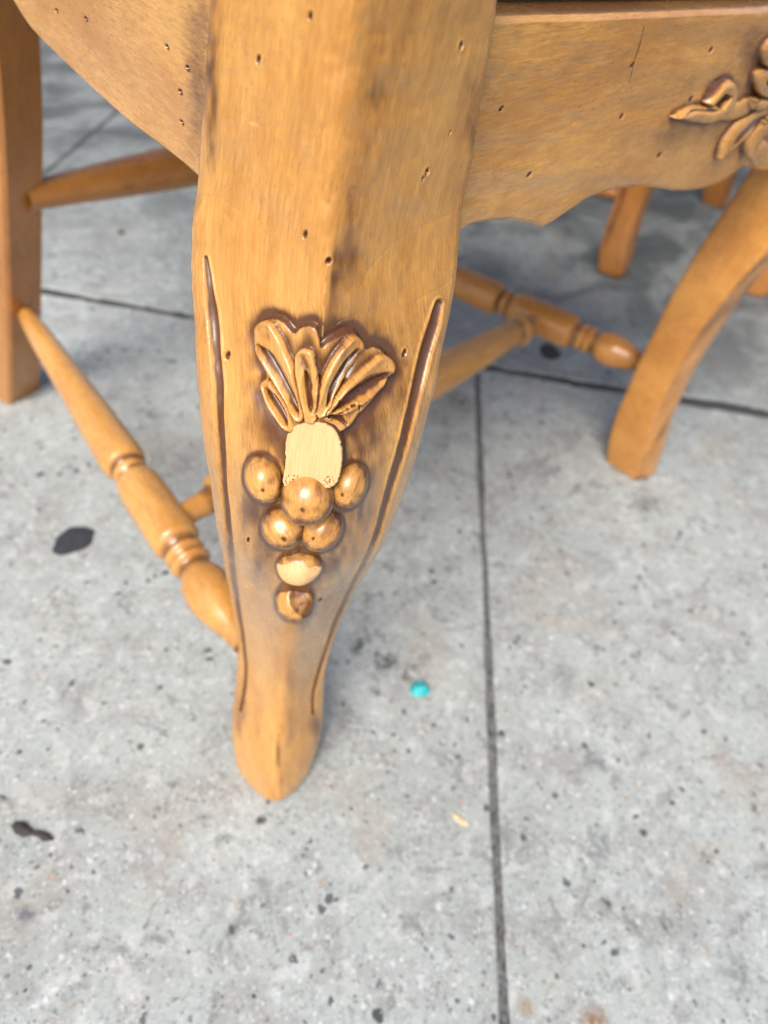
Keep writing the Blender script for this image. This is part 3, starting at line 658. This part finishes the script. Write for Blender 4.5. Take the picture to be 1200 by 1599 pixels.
    q = stroke(X0, Y0, [(735, 338, 1.5), (790, 322, 1.2), (850, 322, .8)]); ba += .35*sstep(1.6, .3, q)
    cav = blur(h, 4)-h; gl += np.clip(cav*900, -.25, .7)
    e = .0016*(sstep(.03, 0, v)+sstep(.985, 1, v))
    Fp = np.stack([Xg, Yg-h+e, Z], -1)
    # wrap: bottom, back, top as extra rows
    def row(y, z): return np.stack([xs, np.broadcast_to(y, xs.shape), np.broadcast_to(z, xs.shape)], -1)[None]
    yy0 = y0(xf)
    V = np.concatenate([row(yy0+.024, zb), row(yy0+.012, zb-.0), row(yy0+.0035, zb-.0002), Fp, row(yy0+.0022, zt+.0005), row(yy0+.004, zt+.0006), row(yy0+.012, zt+.0004), row(yy0+.024, zt), row(yy0+.024, zb)], 0)
    NRr = V.shape[0]; ex = lambda a, t, bm=.3: np.concatenate([np.full((3, NX), bm), a, np.full((5, NX), t)], 0).ravel()
    glz = ex(gl, .85); bar = ex(ba, 0); Vv = V.reshape(-1, 3)
    gg = np.stack([V[..., 2]+V[..., 1]*.7, V[..., 0], V[..., 1]*0], -1).reshape(-1, 3)
    F = grid_faces(NRr, NX); N = vnormals(Vv, F)
    if N[(NRr//2)*NX+NX//3][1] > 0: F = F[:, ::-1]; N = -N
    lb = ex(np.where(car > .0002, part, -1), -1, -1); fl = lb[F].min(1)
    def put(nm, mask, par):
        a_, f_, n_, at = subset(Vv, F, mask, N, gr=gg, glaze=glz, bare=bar); return build(nm, a_, f_, WOOD, par, True, n_, **at)
    o = put('front_rail', fl < 0, chair)
    cx = Vv[F[:, 0], 0]
    for k, nm in enumerate(('scroll', 'ribbon', 'shell_leaf', 'shell_leaf', 'ring_carving', 'crest_carving', 'cup_carving', 'bud_carving', 'shell_lobe')):
        if k < 9:
            for sd in (cx < half, cx >= half):
                if ((fl == k) & sd).sum() > 60: put(nm, (fl == k) & sd, o)
        elif (fl == k).sum() > 60: put(nm, fl == k, o)
    return W, half
RW, RHALF = rail_front()

def rail_side(mirror=None, NX=900, NZ=230):
    x0 = lambda y: -.0225+.155*y + .004*np.sin(np.pi*np.clip(y/.34, 0, 1))
    bot = []
    for px, py in ((-60, -130), (-20, -62), (18, 0), (46, 44), (82, 83), (120, 121), (160, 159), (200, 194), (230, 218), (260, 241), (285, 261), (308, 281)):
        y = .1
        for _ in range(14): P = onplane(px, py, (float(x0(np.array(y))), 0, 0), (1, 0, 0)); y = P[1]
        bot.append((P[1], P[2]))
    bot = sorted(bot); print('side rail', [(round(a, 3), round(b, 3)) for a, b in bot])
    bot = [(.0, bot[0][1]-.003)]+bot+[(.30, bot[-1][1]-.004), (.34, bot[-1][1]-.012)]
    ys = np.linspace(.012, .325, NX); zb = cr(bot, ys); zt = .3975; v = np.linspace(0, 1, NZ)[:, None]
    Z = zb[None]+(zt-zb)[None]*v; Yg = np.broadcast_to(ys, Z.shape); Xb = x0(Yg)
    X0, Y0 = proj(np.stack([Xb, Yg, Z], -1))
    h = .0006*(vnoise(X0*.015, Y0*.015, 61)-.5); gl = np.zeros_like(h); ba = np.zeros_like(h)
    for x, y, rx, ry in ((88, 17, 3, 5), (134, 30, 3, 5), (260, 74, 3.6, 6), (293, 107, 3.6, 6), (282, 144, 3.6, 6), (283, 192, 3.4, 6)):
        q = np.hypot((X0-x-(Y0-y)*.3)/rx, (Y0-y)/ry); h -= .0014*np.clip(1-q**2, 0, 1); gl += 1.6*sstep(1.2, .4, q)
    for x, y, rx, ry, a in ((312, 60, 30, 90, .75), (310, 180, 22, 80, .6), (255, 40, 40, 40, .12), (200, 30, 60, 14, .12)):
        gl += a*np.exp(-((X0-x)/rx)**2-((Y0-y)/ry)**2)
    e = .002*(sstep(.04, 0, v)+sstep(.98, 1, v))
    Fp = np.stack([Xb-h+e, Yg, Z], -1)
    row = lambda x, z: np.stack([np.broadcast_to(x, ys.shape), ys, np.broadcast_to(z, ys.shape)], -1)[None]
    xx = x0(ys)
    V = np.concatenate([row(xx+.022, zb), row(xx+.004, zb-.0002), Fp, row(xx+.004, zt+.0006), row(xx+.022, zt), row(xx+.022, zb)], 0)
    nr = V.shape[0]; ex = lambda a, t: np.concatenate([np.full((2, NX), .3), a, np.full((3, NX), t)], 0).ravel()
    gg = np.stack([V[..., 2], V[..., 1], V[..., 0]*.5], -1).reshape(-1, 3); Vv = V.reshape(-1, 3).copy(); F = grid_faces(nr, NX)
    N = vnormals(Vv, F)
    if N[(nr//2)*NX+NX//2][0] > 0: F = F[:, ::-1]
    if mirror: Vv[:, 0] = mirror-Vv[:, 0]; F = F[:, ::-1]
    return build('side_rail', Vv, F, WOOD, chair, True, None, gg, ex(gl, .7), ex(ba, 0))
rail_side(); rail_side(.515, 200, 40)

# ------------------------------------------------------------------ turned stretchers
def lathe(name, A_, B_, prof, material, label=None, n_=40, seed=0, fatn=1.0):
    A_, B_ = np.array(A_, float), np.array(B_, float); L = np.linalg.norm(B_-A_); d = (B_-A_)/L
    a = np.cross(d, [0, 0, 1.0]); a /= np.linalg.norm(a); c = np.cross(a, d)
    ss = np.unique(np.r_[np.linspace(0, 1, 260), [p[0] for p in prof]]); rr = cr(prof, ss)*fatn
    V = []; G = []; GR = []
    rb = np.array([np.mean(rr[max(0, i-9):i+10]) for i in range(len(rr))])
    for s_, r__, m_ in zip(ss, rr, rb):
        for k in range(n_):
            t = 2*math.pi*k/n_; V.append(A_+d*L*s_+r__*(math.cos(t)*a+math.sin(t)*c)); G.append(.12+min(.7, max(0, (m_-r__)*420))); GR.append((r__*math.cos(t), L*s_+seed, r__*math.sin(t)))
    F = [tuple(int(x) for x in f) for f in grid_faces(len(ss), n_, True)]+[tuple(range(n_)), tuple(range(len(V)-n_, len(V)))[::-1]]
    o = build(name, V, F, material, chair, True, None, np.array(GR), np.array(G), None)
    if label: o['label'] = label
    return o
SP = [(0, .0050), (.03, .0062), (.28, .0102), (.46, .0126), (.535, .0133), (.562, .0120), (.572, .0076), (.579, .0100), (.588, .0100), (.596, .0078), (.604, .0108), (.616, .0126), (.66, .0133), (.73, .0134), (.770, .0129), (.784, .0090), (.790, .0080),
      (.800, .0112), (.811, .0082), (.822, .0112), (.833, .0080), (.843, .0092), (.865, .0122), (.89, .0131), (.93, .0110), (.97, .0072), (1, .0058)]
SL = lambda px, py: gpt(px, py, .1)
sa, sb = SL(38, 487), SL(384, 1008)
tot = np.linalg.norm(sb-sa); print('stretcher', sa, sb, [round(float(np.linalg.norm(SL(x, y)-sa)/tot), 3) for x, y in ((205, 740), (225, 770), (295, 875), (303, 893), (340, 945))])
print('right', [SL(x, y).round(3).tolist() for x, y in ((990, 562), (925, 530), (895, 517), (790, 462), (770, 452), (720, 430))])
lathe('side_stretcher', sa, sb, SP, WOOD, 'turned side stretcher from rear leg to near front leg', seed=.1, fatn=1.12)
ra, rb_ = np.array([.428, .396, .1]), np.array([.478, .010, .1])
lathe('side_stretcher', ra, rb_, [p for p in SP if p[0] < .85]+[(.862, .0120), (.882, .0126), (.92, .0100), (.955, .0066), (1, .0046)], AMB, 'turned side stretcher on the far side of the chair', seed=.7, fatn=1.24)
lathe('cross_stretcher', (.024+.004, .132, .1), (.4655-.006, .132, .1),
      [(0, .006), (.05, .0065), (.07, .0075), (.078, .0115), (.09, .0122), (.102, .0100), (.11, .0098), (.25, .0118), (.42, .0135), (.46, .0108), (.48, .0128), (.5, .0135), (.52, .0128), (.54, .0108), (.58, .0135), (.75, .0118), (.89, .0098), (.898, .0100), (.91, .0122), (.922, .0115), (.93, .0075), (.95, .0065), (1, .006)], WOOD, seed=1.3, fatn=1.28)
lathe('rear_stretcher', (.088, .378, .199), (.427, .378, .199), [(0, .0075), (.08, .0085), (.3, .0118), (.5, .0138), (.7, .0118), (.92, .0085), (1, .0075)], WOOD_SHADED, seed=2.1, fatn=1.3)

# ------------------------------------------------------------------ rear legs, rear rail, seat
def rear_leg(mirror=None):
    # path of the front-left arris, then a square section turned slightly
    zs = np.linspace(0, .43, 90)
    xc = cr([(0, .058), (.08, .0625), (.15, .068), (.25, .071), (.43, .074)], zs); yc = cr([(0, .425), (.05, .408), (.15, .383), (.28, .345), (.43, .318)], zs)
    wd = cr([(0, .036), (.15, .034), (.43, .036)], zs); an = R(12); n_ = 8; V = []; GR = []
    for z, x, y, w_ in zip(zs, xc, yc, wd):
        ex, ey = np.array([math.cos(an), math.sin(an)]), np.array([-math.sin(an), math.cos(an)])
        cs = [(0, 0), (1, 0), (1, 1), (0, 1)]; e = .07
        pts = [(e, 0), (.5, 0), (1-e, 0), (1, e), (1, .5), (1, 1-e), (1-e, 1), (.5, 1), (e, 1), (0, 1-e), (0, .5), (0, e)]
        for i, (p, q) in enumerate(pts):
            o_ = np.array([x, y])+ex*p*w_+ey*q*w_; V.append((o_[0], o_[1], z)); GR.append((p*w_+.3, z, q*w_))
    k = 12; F = [tuple(int(x) for x in f) for f in grid_faces(len(zs), k, True)]+[tuple(range(k))[::-1], tuple(range(len(V)-k, len(V)))]
    V = np.array(V)
    if mirror: V[:, 0] = mirror-V[:, 0]; F = [f[::-1] for f in F]
    o = build('rear_leg', V, F, WOOD_SHADED, chair, False, None, np.array(GR), np.full(len(V), .12), None)
    return o
rear_leg(); rear_leg(.515)
def boxm(name, x0, x1, y0, y1, z0, z1, material, parent, bev=.003, glz=.2):
    V = []; 
    for z, i in ((z0, bev), (z0+bev, 0), (z1-bev, 0), (z1, bev)):
        V += [(x0+i, y0+i, z), (x1-i, y0+i, z), (x1-i, y1-i, z), (x0+i, y1-i, z)]
    F = [(3, 2, 1, 0), (12, 13, 14, 15)]
    for r_0 in range(3):
        for i in range(4): F.append((r_0*4+i, r_0*4+(i+1) % 4, r_0*4+4+(i+1) % 4, r_0*4+4+i))
    return build(name, V, F, material, parent, False, None, np.array(V)[:, [2, 0, 1]], np.full(16, glz), None)
boxm('rear_rail', .108, .407, .322, .343, .352, .397, WOOD_SHADED, chair)
# seat: padded straw cloth panel with a frayed lower edge
NU = 160
def seat():
    ring = []
    fx = np.linspace(.030, .485, NU)
    fy = -.0165-.0115*np.sin(np.pi*np.clip((fx-.015)/.495, 0, 1))**1.2+.0135
    ring += list(zip(fx, fy)); 
    ring += [(.515-(-.0225+.155*y)-.012, y) for y in np.linspace(.03, .31, 40)]
    ring += [(x, .318) for x in np.linspace(.43, .085, 30)]
    ring += [(-.0225+.155*y+.012, y) for y in np.linspace(.31, .03, 40)]
    ring = np.array(ring); c = ring.mean(0); n_ = len(ring); V = []
    for sc, z in ((.985, .3990), (1.0, .4035), (1.003, .412), (1.0, .419), (.985, .424), (.95, .428), (.7, .434), (.3, .437)):
        for p in ring: q = c+(p-c)*sc; V.append((q[0], q[1], z))
    F = [tuple(int(x) for x in f) for f in grid_faces(8, n_, True)]+[tuple(range(7*n_, 8*n_)), tuple(range(n_))[::-1]]
    return build('seat', V, F, RUSH, chair), ring
st, sring = seat()
V = []; F = []
for k in range(420):
    x = random.uniform(.03, .30); y = -.0165-.0115*math.sin(math.pi*min(max((x-.015)/.495, 0), 1))**1.2+.0137
    p = np.array([x, y, .4055]); pts = [p]; dr = np.array([random.gauss(0, .6), -.5-random.random()*.5, -.2-random.random()*.9]); dr /= np.linalg.norm(dr); L = random.uniform(.0010, .0038)
    for i in range(4): dr = dr+np.array([random.gauss(0, .35), random.gauss(0, .2), random.gauss(-.1, .3)]); dr /= np.linalg.norm(dr); pts.append(pts[-1]+dr*L/4)
    v, f = tube_path(pts, [.00011]*5, 4); o_ = len(V); V += list(v); F += [tuple(i+o_ for i in q) for q in f]
fr_ = build('frayed_edge', V, F, flat('straw_fibre', (.60, .52, .36), .9, 900, .3), st); fr_['kind'] = 'stuff'

# ------------------------------------------------------------------ the other chairs
def kids(o): return [c for c in bpy.data.objects if c.parent == o]
def copy_tree(o, parent=None):
    c = o.copy(); COL.objects.link(c); c.parent = parent
    if c.type == 'MESH' and c.name.split('.')[0] not in ('seat', 'frayed_edge', 'cut_facet'): c.material_slots[0].link = 'OBJECT'; c.material_slots[0].material = RED
    for ch in kids(o): copy_tree(ch, c)
    return c
def place(local, world_xy, rot, label):
    c = copy_tree(chair); c.rotation_euler = (0, 0, rot)
    lx, ly = local; x = math.cos(rot)*lx-math.sin(rot)*ly; y = math.sin(rot)*lx+math.cos(rot)*ly
    c.location = (world_xy[0]-x, world_xy[1]-y, 0); c['label'] = label; return c
bpy.context.view_layer.update()
place((0, 0), (.865, .225), R(5), 'second wooden chair standing behind, only lower legs showing under the front rail')
place((.515, 0), (.985, .055), R(180), 'third wooden chair at the right edge, one foot showing behind the far front leg')
